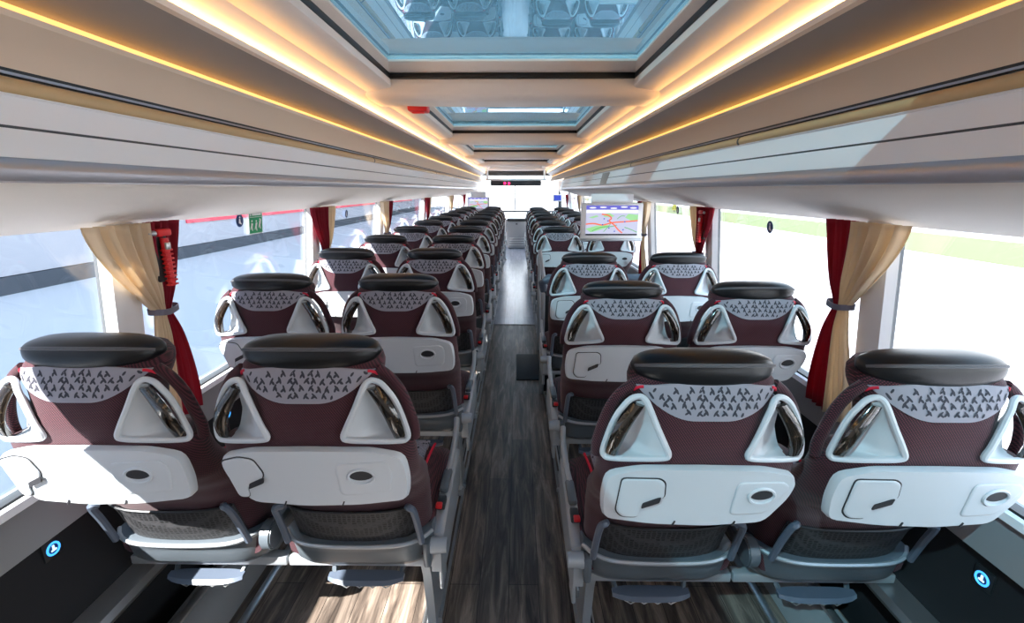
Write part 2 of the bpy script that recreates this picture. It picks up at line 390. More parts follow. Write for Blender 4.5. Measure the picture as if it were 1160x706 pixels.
# ------------------------------------------------------------------ luggage racks
def rack(s, ya, yb, label, yt=13.1):
    t = thing('luggage_rack', label, 'luggage rack', (s * 1.0, ya, 1.4))
    def prof(name, pts, m, y0=ya, y1=yb, par=None, sm=35):
        b = BM(); loft(b, [[(s * x - s * 1.0, y - ya, z - 1.4) for x, z in pts] for y in (y0, y1)])
        return newobj(name, b, m, par or t, sm)
    prof('cove_panel', [(.788, 2.018), (.845, 1.957), (.87, 1.95), (.87, 2.02)], 'cream', ya, yt)
    prof('ceiling_panel', [(.835, 1.925), (.84, 1.935), (.87, 1.945), (1.02, 1.88), (1.0, 1.85), (.97, 1.848)], 'grey', ya, yt)
    prof('cove_lip', [(.815, 1.925), (.812, 1.94), (.82, 1.945), (.838, 1.936), (.838, 1.924)], 'cream', ya, yt)
    prof('light_strip', [(.822, 1.949), (.824, 1.958), (.838, 1.958), (.840, 1.945), (.830, 1.943)], 'led', ya, yt)
    prof('amber_strip', [(.955, 1.834), (.95, 1.846), (.97, 1.848), (.98, 1.835)], 'led2', ya, yt)
    prof('upper_panel', [(.948, 1.822), (.945, 1.834), (.975, 1.84), (1.02, 1.76), (.94, 1.712), (.905, 1.715), (.915, 1.75), (.935, 1.79)], 'tan', ya, yt)
    prof('rail_slot', [(.902, 1.700), (.905, 1.716), (.96, 1.716), (.96, 1.698)], 'black')
    rl = prof('slot_chrome', [(.899, 1.704), (.900, 1.709), (.905, 1.709), (.905, 1.704)], 'chrome')
    b = BM(); tube(b, [(s * .900 - s, y - ya, 1.682 - 1.4) for y in (ya, yb)], .017, 14); newobj('grip_rail', b, 'oak', t)
    prof('rack_flap', [(.892, 1.664), (.888, 1.668), (.92, 1.70), (.96, 1.70), (.96, 1.612), (.874, 1.610)], 'white')
    prof('seam', [(.8745, 1.606), (.8735, 1.611), (.90, 1.612), (.90, 1.606)], 'gasket')
    prof('fascia', [(.873, 1.606), (.96, 1.608), (.96, 1.55), (.862, 1.547), (.858, 1.556), (.862, 1.575)], 'white')
    prof('edge_trim', [(.858, 1.555), (.853, 1.545), (.853, 1.530), (.858, 1.515), (.87, 1.508), (.90, 1.52), (.90, 1.55)], 'chrome')
    prof('underside', [(.863, 1.512), (.87, 1.503), (1.175, 1.395), (1.20, 1.40), (1.17, 1.56), (.9, 1.56)], 'creamcloth')
    for k in range(1, 6):
        y = ya + k * (yb - ya) / 6
        newobj('rail_joint', cyl(BM(), (s * .900 - s, y - .006 - ya, .282), (s * .900 - s, y + .006 - ya, .282), .0185), 'gasket', t)
    return t
rack(-1, Y0, 12.6, 'long white and cream luggage rack with warm light strips above the left windows')
rk = rack(1, Y0, 9.0, 'white and cream luggage rack with amber light strips above the right windows')
# rounded white nose closing the right rack
b = BM(); rs = []
for j in range(9):
    a = j / 8 * pi / 2; k = cos(a) if j < 8 else .04; yy = sin(a) * 1.5
    rs.append([(1.19 - 1 + (x - 1.19) * (k), 9.0 - Y0 + yy, 1.5 + (z - 1.5) * max(k, .1) - 1.4) for x, z in [(.862, 1.51), (.86, 1.56), (.875, 1.61), (.90, 1.70), (1.17, 1.71), (1.18, 1.42)]])
loft(b, rs); newobj('end_cap', b, 'white', rk)
b = BM(); box(b, (-.128, 4.7 - Y0, .205), (.008, .34, .112), .002, Matrix.Rotation(.24, 4, 'Y')); newobj('service_panel', b, 'grey', rk)

# ------------------------------------------------------------------ floor tracks
for s, nm in ((-1, 'left'), (1, 'right')):
    segs = [(Y0, 12.0)] if s < 0 else [(Y0, 3.25), (4.3, 12.0)]
    for (a, c) in segs:
        t = thing('floor_track', 'aluminium seat track set in the floor beneath the %s seats%s' % (nm, '' if s < 0 else (', near the camera' if a < 0 else ', beyond the stairwell')), 'floor track', (s * .285, (a + c) / 2, 0))
        newobj('rail', bx((0, 0, .004), (.045, c - a, .008), .002), 'alu', t)
        b = BM()
        for q in (-.012, .012): box(b, (q, 0, .0095), (.006, c - a, .006))
        newobj('groove', b, 'gasket', t)
        newobj('edge_strip', bx((-s * .04, 0, .005), (.012, c - a, .010), .002), 'sill', t)
    b = BM(); box(b, (s * .95, (Y0 + 12) / 2, .004), (.03, 12 - Y0, .008), .002)
    tag(newobj('floor_track', b, 'alu'), 'narrow aluminium track beside the %s wall duct' % nm, 'floor track')
tag(newobj('floor_mat', bx((.125, 3.84, .006), (.20, .60, .012), .003), 'mat'), 'small black rubber mat lying at the right edge of the aisle', 'mat')
b = BM()
tag(newobj('threshold_strip', bx((0, 5.16, .003), (.50, .012, .006), .001), 'sill'), 'thin strip across the aisle where dark floor meets pale floor', 'floor strip')

# ------------------------------------------------------------------ coach seat
YB = [(.42, .178), (.50, .166), (.55, .150), (.60, .135), (.67, .112), (.74, .070), (.80, .008), (.84, -.035), (.90, -.058), (1.0, -.066), (1.08, -.058), (1.12, -.045), (1.15, -.025)]
WB = [(.44, .195), (.55, .20), (.70, .207), (.80, .217), (.90, .221), (.952, .219), (.958, .205), (.968, .150), (.99, .138), (1.04, .138), (1.075, .142), (1.09, .150), (1.11, .158), (1.13, .158), (1.145, .145), (1.15, .13)]
def hT(z): return .062 + .03 * max(0, min(1, (.95 - z) / .2))
def Bf(x, z):
    wv_ = interp(WB, z); q = min(abs(x) / wv_, .995)
    h = hT(z); return interp(YB, z) + h - h * (1 - q ** 4) ** .5
def Hf(x, z): return interp(YB, z) + .034 * (abs(x) / .2) ** 2.2 - .004
def make_seat(s, aisle):
    """s=-1 left of the aisle, +1 right; local origin on the floor below the headrest"""
    t = thing('coach_seat', 'seat', 'seat')
    wn = s; ai = -s
    # backrest
    b = BM(); rs = []
    for j in range(56):
        z = .48 + (1.15 - .48) * j / 55
        wd = interp(WB, z); yb = interp(YB, z); h = hT(z); ring = []
        for k in range(40):
            a = 2 * pi * k / 40; c, q = cos(a), sin(a)
            ring.append((wd * math.copysign(abs(c) ** .5, c), yb + h - h * math.copysign(abs(q), q) * (1 if q > 0 else 1.25), z))
        rs.append(ring)
    loft(b, rs); newobj('backrest', b, 'maroon', t)
    # patterned band under headrest
    poly = []
    n = 24
    for j in range(n + 1):
        x = -.147 + .294 * j / n; u = abs(x) / .147
        poly.append((x, 1.058 + .060 * max(0, (u - .22) / .78) ** 1.9))
    for j in range(n + 1):
        x = .147 - .294 * j / n; poly.append((x, 1.135 - .015 * (abs(x) / .147) ** 2))
    b = BM(); m_ = n + 1
    lo = poly[:m_]; hi = poly[m_:][::-1]; rows = 6
    g1 = []; 
    for r_ in range(rows + 1):
        f = r_ / rows
        g1.append([(lo[j][0], lo[j][1] * (1 - f) + hi[j][1] * f) for j in range(m_)])
    V = [[b.verts.new((x, Bf(x, z) - .004, z)) for x, z in r] for r in g1]
    W = [[b.verts.new((x, Bf(x, z) + .004, z)) for x, z in r] for r in g1]
    for r_ in range(rows):
        for j in range(m_ - 1):
            b.faces.new((V[r_][j], V[r_][j + 1], V[r_ + 1][j + 1], V[r_ + 1][j])); b.faces.new((W[r_][j], W[r_ + 1][j], W[r_ + 1][j + 1], W[r_][j + 1]))
    for r_ in (0, rows):
        for j in range(m_ - 1): b.faces.new((V[r_][j], W[r_][j], W[r_][j + 1], V[r_][j + 1]))
    for j in (0, m_ - 1):
        for r_ in range(rows): b.faces.new((V[r_][j], V[r_ + 1][j], W[r_ + 1][j], W[r_][j]))
    rnd = random.Random(7); marks = 0
    for iz in range(-1, 6):
        for ix in range(-8, 9):
            cx0 = ix * .0185 + (iz % 2) * .009 + rnd.uniform(-.003, .003); cz0 = 1.062 + iz * .0145 + rnd.uniform(-.002, .002)
            if rnd.random() < .12: continue
            sg = 1 if (ix + iz) % 2 else -1
            for (dx, dz, ln, ang) in ((0, 0, .0085, sg * rnd.uniform(.35, .75)), (sg * .0035, -.003, .0055, -sg * rnd.uniform(.3, .9))):
                pl = []
                for k in range(8):
                    a_ = 2 * pi * k / 8; p_, q_ = .0027 * cos(a_) * rnd.uniform(.75, 1.2), ln * sin(a_)
                    pl.append((cx0 + dx + p_ * cos(ang) + q_ * sin(ang), cz0 + dz - p_ * sin(ang) + q_ * cos(ang)))
                def inside(x, z):
                    u = abs(x) / .147
                    return u < .97 and 1.060 + .060 * max(0, (u - .22) / .78) ** 1.9 < z < 1.134 - .015 * u * u
                if not all(inside(x, z) for x, z in pl): continue
                vs = [b.verts.new((x, Bf(x, z) - .0047, z)) for x, z in pl]
                fc = b.faces.new(vs); fc.material_index = 1
    pb = newobj('patterned_band', b, 'bandcloth', t); pb.data.materials.append(M['leafmark'])
    for q in (-1, 1):
        pts = [(q * x, Bf(x, z) - .003, z) for x, z in ((.134, 1.120), (.140, 1.118), (.147, 1.113), (.151, 1.107))]
        newobj('red_piping', tube(BM(), pts, .0034, 8), 'redpipe', t)
    # headrest
    b = BM(); rs = []; n = 26
    for j in range(n + 1):
        u = -1 + 2 * j / n; u = max(-.995, min(.995, u)); k = (1 - abs(u) ** 3.6) ** (1 / 2.2); x = .154 * u
        zc = 1.151 + .003 * (1 - u * u) - .000; yc = .004 + .012 * u * u
        ring = []
        for i in range(28):
            a = 2 * pi * i / 28; c, q = cos(a), sin(a)
            ring.append((x, yc + .052 * k * math.copysign(abs(c) ** .8, c), zc + (.036 if q > 0 else .028 + .016 * (1 - u * u)) * k * math.copysign(abs(q) ** .75, q)))
        rs.append(ring)
    loft(b, rs); hr = newobj('headrest', b, 'leather', t, 60)
    for a_ in (.40, .52):
        pts = []
        for j in range(n + 1):
            u = -.97 + 1.94 * j / n; k = (1 - abs(u) ** 3.6) ** (1 / 2.2); x = .154 * u; yc = .004 + .012 * u * u
            aa = pi - a_; c, q = cos(aa), sin(aa)
            pts.append((x, yc - .052 * k * abs(c) ** .8 - .0005, 1.151 + .003 * (1 - u * u) + .036 * k * abs(q) ** .75))
        newobj('stitching', tube(BM(), pts, .0024, 6), 'stitch', hr)
    # corner grab handles
    for q in (-1, 1):
        P = [(.148, 1.103), (.168, 1.092), (.188, 1.062), (.204, 1.020), (.214, .975), (.210, .959), (.196, .957), (.14, .966), (.092, .974), (.083, .983), (.092, 1.005), (.108, 1.040), (.124, 1.078), (.134, 1.098)]
        C = catmull([(q * x, z, 0) for x, z in P], True, 4)
        y_ = lambda x, z: Hf(x, z)
        hd = newobj('handle_surround', tube(BM(), [(p.x, y_(p.x, p.y) - .004, p.y) for p in C], .0068, 8, closed=True), 'shell', t)
        # concave cup filling the inner part of the surround
        bar0 = Vector((.150, 1.088)); bar1 = Vector((.198, .966))
        In = [(.134, 1.095), (.122, 1.075), (.106, 1.038), (.092, 1.008), (.084, .985), (.092, .975), (.14, .967), (.185, .960)]
        Ou = [(.150, 1.092), (.152, 1.07), (.156, 1.045), (.161, 1.02), (.167, .998), (.174, .982), (.180, .972), (.188, .962)]
        In = catmull([(x, z, 0) for x, z in In], False, 3); Ou = catmull([(x, z, 0) for x, z in Ou], False, 3)
        b = BM(); G = []; G2 = []
        for a_, c_ in zip(In, Ou):
            ro = []; ro2 = []
            for k in range(9):
                f = k / 8; p = a_.lerp(c_, f); dp = .036 * sin(f * pi * .62) * min(1, (1.095 - p.y) * 14)
                yy = min(y_(p.x, p.y) - .002 + max(dp, 0), Bf(min(p.x, .134), p.y) - .003 + max(0, p.x - .134) * .8); ro.append(b.verts.new((q * p.x, yy, p.y))); ro2.append(b.verts.new((q * p.x, yy + .004, p.y)))
            G.append(ro); G2.append(ro2)
        for A in (G, G2):
            for i in range(len(A) - 1):
                for k in range(8): b.faces.new((A[i][k], A[i][k + 1], A[i + 1][k + 1], A[i + 1][k]))
        for i in range(len(G) - 1):
            for k in (0, 8): b.faces.new((G[i][k], G[i + 1][k], G2[i + 1][k], G2[i][k]))
        for i in (0, len(G) - 1):
            for k in range(8): b.faces.new((G[i][k], G[i][k + 1], G2[i][k + 1], G2[i][k]))
        newobj('handle_cup', b, 'shell', hd)
        # glossy burl grip bar
        rs = []
        for k in range(9):
            f = k / 8; x = .147 + .050 * f + .012 * sin(f * pi); z = 1.088 - .120 * f
            wv_ = .0125 + .003 * sin(f * pi); yy = y_(x, z) - .004 - .010 * sin(f * pi)
            rs.append([(q * (x + wv_ * cos(a)), yy + .008 * sin(a), z + .25 * wv_ * cos(a)) for a in [2 * pi * i / 10 for i in range(10)]])
        newobj('grip_bar', loft(BM(), rs), 'burl', hd)
        # fabric edge wrapping outside the surround
        pts = [(q * x, y_(x, z) + .024, z) for x, z in ((.150, 1.118), (.176, 1.096), (.198, 1.062), (.213, 1.018), (.222, .975), (.221, .945))]
        pts = catmull(pts, False, 4); newobj('side_bolster', tube(BM(), pts, .0125, 10), 'maroon', t)
    # folding table
    f0 = lambda x, z: interp(YB, z) - .004 + .010 * (abs(x) / .2) ** 2 + (.012 if abs(x) > .0 else 0)
    base = lambda x, z: -.060 + (.955 - z) * .12 * -0 + (z - .885) * -.10 + .014 * (abs(x) / .2) ** 2
    out = [(-wn * .203, .815 + .004), (-wn * .208, .875), (-wn * .200, .935), (-wn * .13, .955), (0, .960), (wn * .13, .955), (wn * .196, .937), (wn * .206, .915), (wn * .196, .88), (wn * .150, .818), (wn * .02, .812), (-wn * .10, .813)]
    if wn < 0: pass
    else: out = out[::-1]
    out = [(a - wn * .010, c) for a, c in out]
    P = rpoly(out, [.018, .02, .022, .02, .02, .02, .012, .012, .03, .02, .02, .02] if wn < 0 else [.02, .02, .02, .03, .012, .012, .02, .02, .02, .022, .02, .018][::1], 3)
    tb = newobj('folding_table', plate(BM(), P, base, .020, .05, 0.0), 'shell', t)
    surf = lambda x, z: base(x, z) - .020
    lx = -.142
    LP = [(lx - .048, .924), (lx - .005, .938), (lx + .028, .934), (lx + .046, .897), (lx + .036, .878), (lx + .002, .862), (lx + .004, .834), (lx - .022, .832)]
    if wn > 0: LP = [(lx - .036, .930), (lx + .040, .934), (lx + .052, .925), (lx + .054, .886), (lx + .006, .868), (lx + .004, .832), (lx - .030, .830), (lx - .044, .845)]
    PP = rpoly(LP, .010, 3)
    newobj('latch_seam', plate(BM(), [Vector(((p[0] - lx) * 1.06 + lx, (p[1] - .885) * 1.06 + .885)) for p in PP], surf, .0012, .02), 'shell_seam', tb)
    newobj('latch_cover', plate(BM(), PP, surf, .0045, .10), 'shell', tb)
    SL = rpoly([(lx + .008, .858), (lx + .044, .876), (lx + .047, .890), (lx + .040, .888), (lx + .010, .872)], .002, 2)
    newobj('latch_slot', plate(BM(), SL, lambda x, z: surf(x, z) - .004, .0030, .05), 'shell_seam', tb)
    cx_, cz_ = .118, .892
    CP = rpoly([(cx_ - .055, .925), (cx_ + .055, .928), (cx_ + .066, .90), (cx_ + .060, .845), (cx_ - .050, .842)], .014, 3)
    if wn > 0: CP = rpoly([(cx_ - .055, .928), (cx_ + .045, .925), (cx_ + .062, .91), (cx_ + .020, .845), (cx_ - .062, .842)], .014, 3)
    newobj('cup_panel', plate(BM(), CP, surf, .003, .10), 'shell', tb)
    E_ = [(cx_ + .028 * cos(2 * pi * i / 28), cz_ + .0195 * sin(2 * pi * i / 28)) for i in range(28)]
    newobj('cup_rim', tube(BM(), [(x, surf(x, z) - .004, z) for x, z in E_], .0035, 6, closed=True), 'shell', tb)
    E2 = [(cx_ + .026 * cos(2 * pi * i / 28), cz_ + .004 + .0135 * sin(2 * pi * i / 28)) for i in range(28)]
    newobj('cup_hole', plate(BM(), E2, lambda x, z: surf(x, z) - .003, .0008, .02), 'shell_seam', tb)
    for xx in (-.06, .07):
        newobj('hinge_notch', bx((xx, surf(xx, .818) - .0005, .819), (.003, .003, .012), 0, Matrix.Rotation(.4, 4, 'Y')), 'shell_seam', tb)
    # net pocket with two posts
    b = BM(); nx, nz_ = 16, 8; V = []; W = []
    for r_ in range(nz_ + 1):
        row = []; row2 = []
        for j in range(nx + 1):
            x = -.170 + .34 * j / nx; u = abs(x) / .17; z0 = .520 + .020 * u * u; z1 = .655 + .008 * u * u
            z = z0 + (z1 - z0) * r_ / nz_; y = Bf(x, z) - .010 - .010 * (1 - u * u) * sin(r_ / nz_ * pi)
            row.append(b.verts.new((x, y, z))); row2.append(b.verts.new((x, y + .004, z)))
        V.append(row); W.append(row2)
    for A in (V, W):
        for r_ in range(nz_):
            for j in range(nx): b.faces.new((A[r_][j], A[r_][j + 1], A[r_ + 1][j + 1], A[r_ + 1][j]))
    for r_ in (0, nz_):
        for j in range(nx): b.faces.new((V[r_][j], V[r_][j + 1], W[r_][j + 1], W[r_][j]))
    for j in (0, nx):
        for r_ in range(nz_): b.faces.new((V[r_][j], V[r_ + 1][j], W[r_ + 1][j], W[r_][j]))
    nt_ = newobj('net_pocket', b, 'net', t)
    newobj('net_hem', tube(BM(), [(x, Bf(x, .655 + .008 * (x / .17) ** 2) - .012, .655 + .008 * (x / .17) ** 2) for x in [-.17 + .34 * k / 12 for k in range(13)]], .004, 6), 'dark', nt_)
    for q in (-1, 1):
        b = BM()
        pts = [(q * .168, .095, .684), (q * .176, .085, .688), (q * .184, .090, .675), (q * .187, .112, .62), (q * .190, .140, .535)]
        newobj('pocket_post', tube(BM(), catmull(pts, False, 4), .0095, 8), 'post', t)
    # seat pan below the backrest
    b = BM(); rs = []
    for (z, yo, wd) in ((.548, -.008, .208), (.544, -.022, .212), (.532, -.026, .214), (.522, -.020, .214), (.49, -.022, .215), (.455, -.022, .212), (.432, -.010, .205), (.422, .02, .19)):
        ring = []
        for k in range(25):
            u = -1 + 2 * k / 24; x = wd * u
            ring.append((x, interp(YB, z) + yo + .055 * abs(u) ** 6, z - .014 * (1 - u * u) if z > .515 else z))
        for k in range(24, -1, -1):
            u = -1 + 2 * k / 24; ring.append((wd * u, .48, min(z, .46)))
        rs.append(ring)
    newobj('seat_pan', loft(b, rs), 'pan', t)
    lipp = [(.213 * u, interp(YB, .54) - .026 + .055 * abs(u) ** 6, .541 - .014 * (1 - u * u)) for u in [-1 + 2 * k / 24 for k in range(25)]]
    newobj('pan_lip', tube(BM(), lipp, .006, 6), 'silver', t)
    # cushion
    b = BM(); rs = []
    for y, zt, wd in ((.17, .54, .205), (.22, .555, .212), (.40, .555, .217), (.55, .56, .218), (.62, .555, .212), (.66, .53, .20)):
        ring = []
        for k in range(24):
            a = 2 * pi * k / 24; c, q = cos(a), sin(a)
            ring.append((wd * math.copysign(abs(c) ** .45, c), y, (zt + .455) / 2 + (zt - .455) / 2 * math.copysign(abs(q) ** .55, q)))
        rs.append(ring)
    cu = newobj('seat_cushion', loft(b, rs), 'maroon', t)
    newobj('patterned_top', bx((0, .45, .5575), (.25, .40, .014), .006), 'leaf', cu)
    for q in (-1, 1):
        newobj('red_piping', tube(BM(), catmull([(q * .130, .24, .556), (q * .134, .35, .564), (q * .140, .52, .566), (q * .146, .63, .558)], False, 4), .005, 8), 'redpipe', cu)
    bxo, bw = ((s * .012, .462) if aisle else (-s * .001, .484))
    for yy in (.235, .50): newobj('cross_beam', bx((bxo, yy, .392), (bw, .035, .03), .004), 'silver', t)
    # footrest hanging below the pan
    b = BM(); rs = []
    for x in [-.115 + .23 * k / 12 for k in range(13)]:
        u = abs(x) / .115; d_ = .016 * (1 - u ** 4) + .010; zz = .345 + .006 * u ** 3
        rs.append([(x, .20 - d_, zz), (x, .20 - d_ * .6, zz + .010), (x, .20 + d_, zz + .012), (x, .20 + d_, zz + .004), (x, .20 - d_ * .5, zz - .006)])
    fo = newobj('footrest', loft(b, rs), 'post', t)
    b = BM()
    pts = [(-.08 + .02 * k, .19, .338 - (.014 if k % 2 else 0)) for k in range(9)]
    newobj('footrest_spring', tube(b, pts, .002, 5), 'alu', fo)
    for q in (-1, 1): newobj('footrest_arm', tube(BM(), [(q * .10, .21, .35), (q * .12, .27, .40), (q * .12, .32, .45)], .008, 6), 'pan', fo)
    if aisle:
        X = ai * .222
        b = BM(); rs = []
        for y, z0, z1, wd in ((.175, .40, .475, .014), (.20, .38, .515, .020), (.30, .385, .535, .021), (.42, .40, .545, .020), (.60, .41, .54, .018), (.66, .42, .52, .012)):
            rs.append([(X - wd, y, z0), (X - wd, y, z1 - .006), (X - wd * .6, y, z1), (X + wd * .6, y, z1), (X + wd, y, z1 - .006), (X + wd, y, z0)])
        sf = newobj('side_frame', loft(b, rs), 'silver', t)
        newobj('recline_knob', cyl(BM(), (X - ai * .012, .172, .497), (X + ai * .034, .172, .497), .024, .021, 20), 'silver', sf)
        newobj('buckle', bx((X, .30, .545), (.026, .05, .02), .004), 'dark', sf)
        newobj('buckle_button', bx((X - ai * .004, .275, .553), (.020, .022, .012), .003), 'red', sf)
        newobj('arm_pad', bx((X, .40, .556), (.030, .12, .022), .009), 'pan', sf)
        newobj('arm_bar', tube(BM(), catmull([(X, .44, .555), (X + ai * .004, .54, .575), (X + ai * .004, .64, .60), (X, .70, .63)], False, 4), .011, 8), 'silver', sf)
        newobj('hinge_cover', bx((X - ai * .022, .165, .48), (.022, .04, .085), .008), 'pan', sf)
        newobj('lower_plate', bx((X + ai * .008, .23, .36), (.012, .07, .09), .004), 'silver', sf)
    else:
        X = ai * .238
        b = BM(); cyl(b, (X - .016, .17, .535), (X + .016, .17, .535), .042, None, 24); bmesh.ops.bevel(b, geom=[e_ for e_ in b.edges if e_.calc_length() < .02], offset=.004, segments=2, affect='EDGES')
        ar = newobj('middle_armrest', b, 'pan', t)
        newobj('armrest_arm', bx((X, .30, .545), (.030, .24, .035), .012), 'pan', ar)
    return t
PROTO = {}
for s in (-1, 1):
    for a_ in (True, False): PROTO[(s, a_)] = make_seat(s, a_)
used = set()
ORD = ['nearest', 'second', 'third', 'fourth', 'fifth', 'sixth', 'seventh', 'eighth', 'ninth', 'tenth', 'eleventh', 'twelfth']
rowsL = [.975, 1.76, 2.58, 3.38, 4.22, 5.07, 5.90, 6.74, 7.58, 8.42, 9.26]
rowsR = [.947, 1.735, 2.58, 4.47, 5.36, 6.2, 7.04, 7.88, 8.72, 9.56]
def add_frame(t, s, dz):
    """the carrying frame of the pair hangs together with the aisle seat"""
    ox = s * .25
    X = -s * .165; b = BM(); rs = []; oy = .35
    for z, y0, y1 in ((.012 - dz, -.03, .16), (.03, -.02, .14), (.12, -.03, .06), (.28, -.06, .05), (.36, -.09, .14), (.40, -.10, .20)):
        rs.append([(X - .014, oy + y0, z), (X + .014, oy + y0, z), (X + .014, oy + y1, z), (X - .014, oy + y1, z)])
    lg = newobj('leg', loft(b, rs), 'silver', t)
    newobj('foot_bolt', cyl(BM(), (X - s * .02, oy, .010 - dz), (X - s * .02, oy, .024 - dz), .012), 'alu', lg)
    newobj('foot_plate', bx((X, oy + .05, .012 - dz), (.05, .24, .006), .002), 'sill', t)
for s in (-1, 1): add_frame(PROTO[(s, True)], s, 0 if s < 0 else -.022)
for s, rows, dz in ((-1, rowsL, 0), (1, rowsR, -.022)):
    side = 'left' if s < 0 else 'right'
    for i, y in enumerate(rows):
        for ais in (True, False):
            p = PROTO[(s, ais)]
            o = p if (s, ais) not in used else copy_tree(p)
            used.add((s, ais))
            o.location = (s * (.43 if ais else .922), y, dz)
            where = 'aisle' if ais else 'window'
            which = 'nearest the camera' if i == 0 else (ORD[i] + ' row from the camera' if i < len(rows) - 1 else 'front row, farthest from the camera')
            ex = ''
            if i == 0: ex = ''
            o['label'] = 'maroon coach seat%s, %s side, left of the aisle, %s' % (ex, where, which) if s < 0 else 'maroon coach seat%s, %s side, right of the aisle, %s' % (ex, where, which)
            if s > 0 and i == 3: o['label'] = 'maroon coach seat just beyond the right stairwell, %s' % ('beside the aisle' if ais else 'behind the big hanging screen')
            o['category'] = 'seat'; o['group'] = 'maroon coach seats in rows'

# ------------------------------------------------------------------ curtains
def curtain_mesh(s, p, top, tie, bot, phase, folds, xin):
    b = BM(); nu, nv = 44, 40; V = []
    zt, zm, zb = 1.402, 1.11, .70
    for j in range(nv + 1):
        z = zt + (zb - zt) * j / nv
        if z > zm:
            f = (zt - z) / (zt - zm); g = f ** 1.5
            y0 = top[0] + (tie[0] - top[0]) * g; y1 = top[1] + (tie[1] - top[1]) * g; amp = .017 * (1 - .5 * f)
        else:
            f = (zm - z) / (zm - zb); g = 1 - (1 - f) ** 1.7
            y0 = tie[0] + (bot[0] - tie[0]) * g; y1 = tie[1] + (bot[1] - tie[1]) * g; amp = .006 + .006 * f
        row = []
        for i in range(nu + 1):
            u = i / nu; xx = wx(z) - xin - .02 + amp * (sin(2 * pi * folds * u + phase + .6 * sin(z * 5)) + .35 * sin(2 * pi * folds * 2.3 * u + 1 + z * 3))
            pin = math.exp(-((z - zm) / .06) ** 2)
            xx = xx + .012 * pin
            row.append(b.verts.new((s * xx, p + y0 + (y1 - y0) * u, z)))
        V.append(row)
    for j in range(nv):
        for i in range(nu): b.faces.new((V[j][i], V[j][i + 1], V[j + 1][i + 1], V[j + 1][i]))
    return b
for s, side in ((-1, 'left'), (1, 'right')):
    for i, p in enumerate(PILS[s][1:]):
        if i == 0: continue
        # colour order seen in the photograph
        k = i - 1
        if s < 0: cream_near = (k % 2 == 0)
        else: cream_near = (k % 2 == 0)
        nearc, farc = ('cream', 'red') if cream_near else ('red', 'cream')
        pos = ['beside the camera', 'nearest window post', 'second window post', 'third window post', 'fourth window post', 'fifth window post', 'sixth window post'][i]
        for which, c in (('near', nearc), ('far', farc)):
            if which == 'near': top, tie, bot = (-.16, .055), (.07, .108), (-.0, .118)
            else: top, tie, bot = (.055, .20), (.108, .145), (.118, .26)
            b = curtain_mesh(s, p, top, tie, bot, i * 1.3 + (which == 'far') * .8, 4.6 if which == 'near' else 4.2, .036 if which == 'near' else .026)
            o = newobj(('cream' if c == 'cream' else 'red') + '_curtain', b, 'ccream' if c == 'cream' else 'cred', None, 180)
            md = o.modifiers.new('thickness', 'SOLIDIFY'); md.thickness = .002
            tag(o, '%s curtain gathered at the %s on the %s side' % ('cream' if c == 'cream' else 'wine red', pos, side), 'curtain', 'curtains along the windows')
        b = BM(); xx = wx(1.11) - .045
        pts = catmull([(s * (xx - .018), p + .065, 1.112), (s * (xx - .026), p + .10, 1.108), (s * (xx - .018), p + .15, 1.114), (s * (xx + .02), p + .155, 1.115), (s * (xx + .035), p + .11, 1.112), (s * (xx + .02), p + .06, 1.114)], True, 5)
        rs = [[(q.x, q.y, q.z - .010), (q.x, q.y, q.z + .010), (q.x * .998, q.y, q.z + .010), (q.x * .998, q.y, q.z - .010)] for q in pts]
        rs.append(rs[0]); loft(b, rs, caps=False); bmesh.ops.remove_doubles(b, verts=b.verts, dist=1e-6)
        tag(newobj('curtain_tie', b, 'tie'), 'grey band tying the curtains at the %s on the %s side' % (pos, side), 'curtain tie', 'curtain tie bands')

# ------------------------------------------------------------------ emergency hammers
def hammer(s, y, z, label):
    x = s * (wx(z) - .070)
    t = thing('emergency_hammer', label, 'hammer', (x, y, z), 'emergency hammers on the window posts')
    newobj('holder', bx((s * .012, 0, 0), (.012, .060, .17), .006), 'dark', t)
    b = BM(); cyl(b, (-s * .006, 0, -.10), (-s * .006, 0, .055), .010, .012); 
    hb = newobj('handle', b, 'red', t)
    b = BM()
    for k in range(9): box(b, (-s * .008, .0, -.095 + .014 * k), (.018, .036, .006), .002)
    newobj('handle_ribs', b, 'red', hb)
    b = BM(); box(b, (-s * .006, .0, .073), (.020, .06, .024), .007); newobj('hammer_head', b, 'red', t)
    newobj('steel_tip', cyl(BM(), (-s * .006, -.036, .073), (-s * .006, -.058, .073), .009, .002), 'alu', t)
    newobj('seal', bx((-s * .014, .0, .03), (.010, .02, .024), .003), 'alu', t)
hammer(-1, 1.50, 1.295, 'red emergency hammer between cream and red curtains on left')
hammer(1, 2.80, 1.30, 'red emergency hammer beside red curtain on the right')

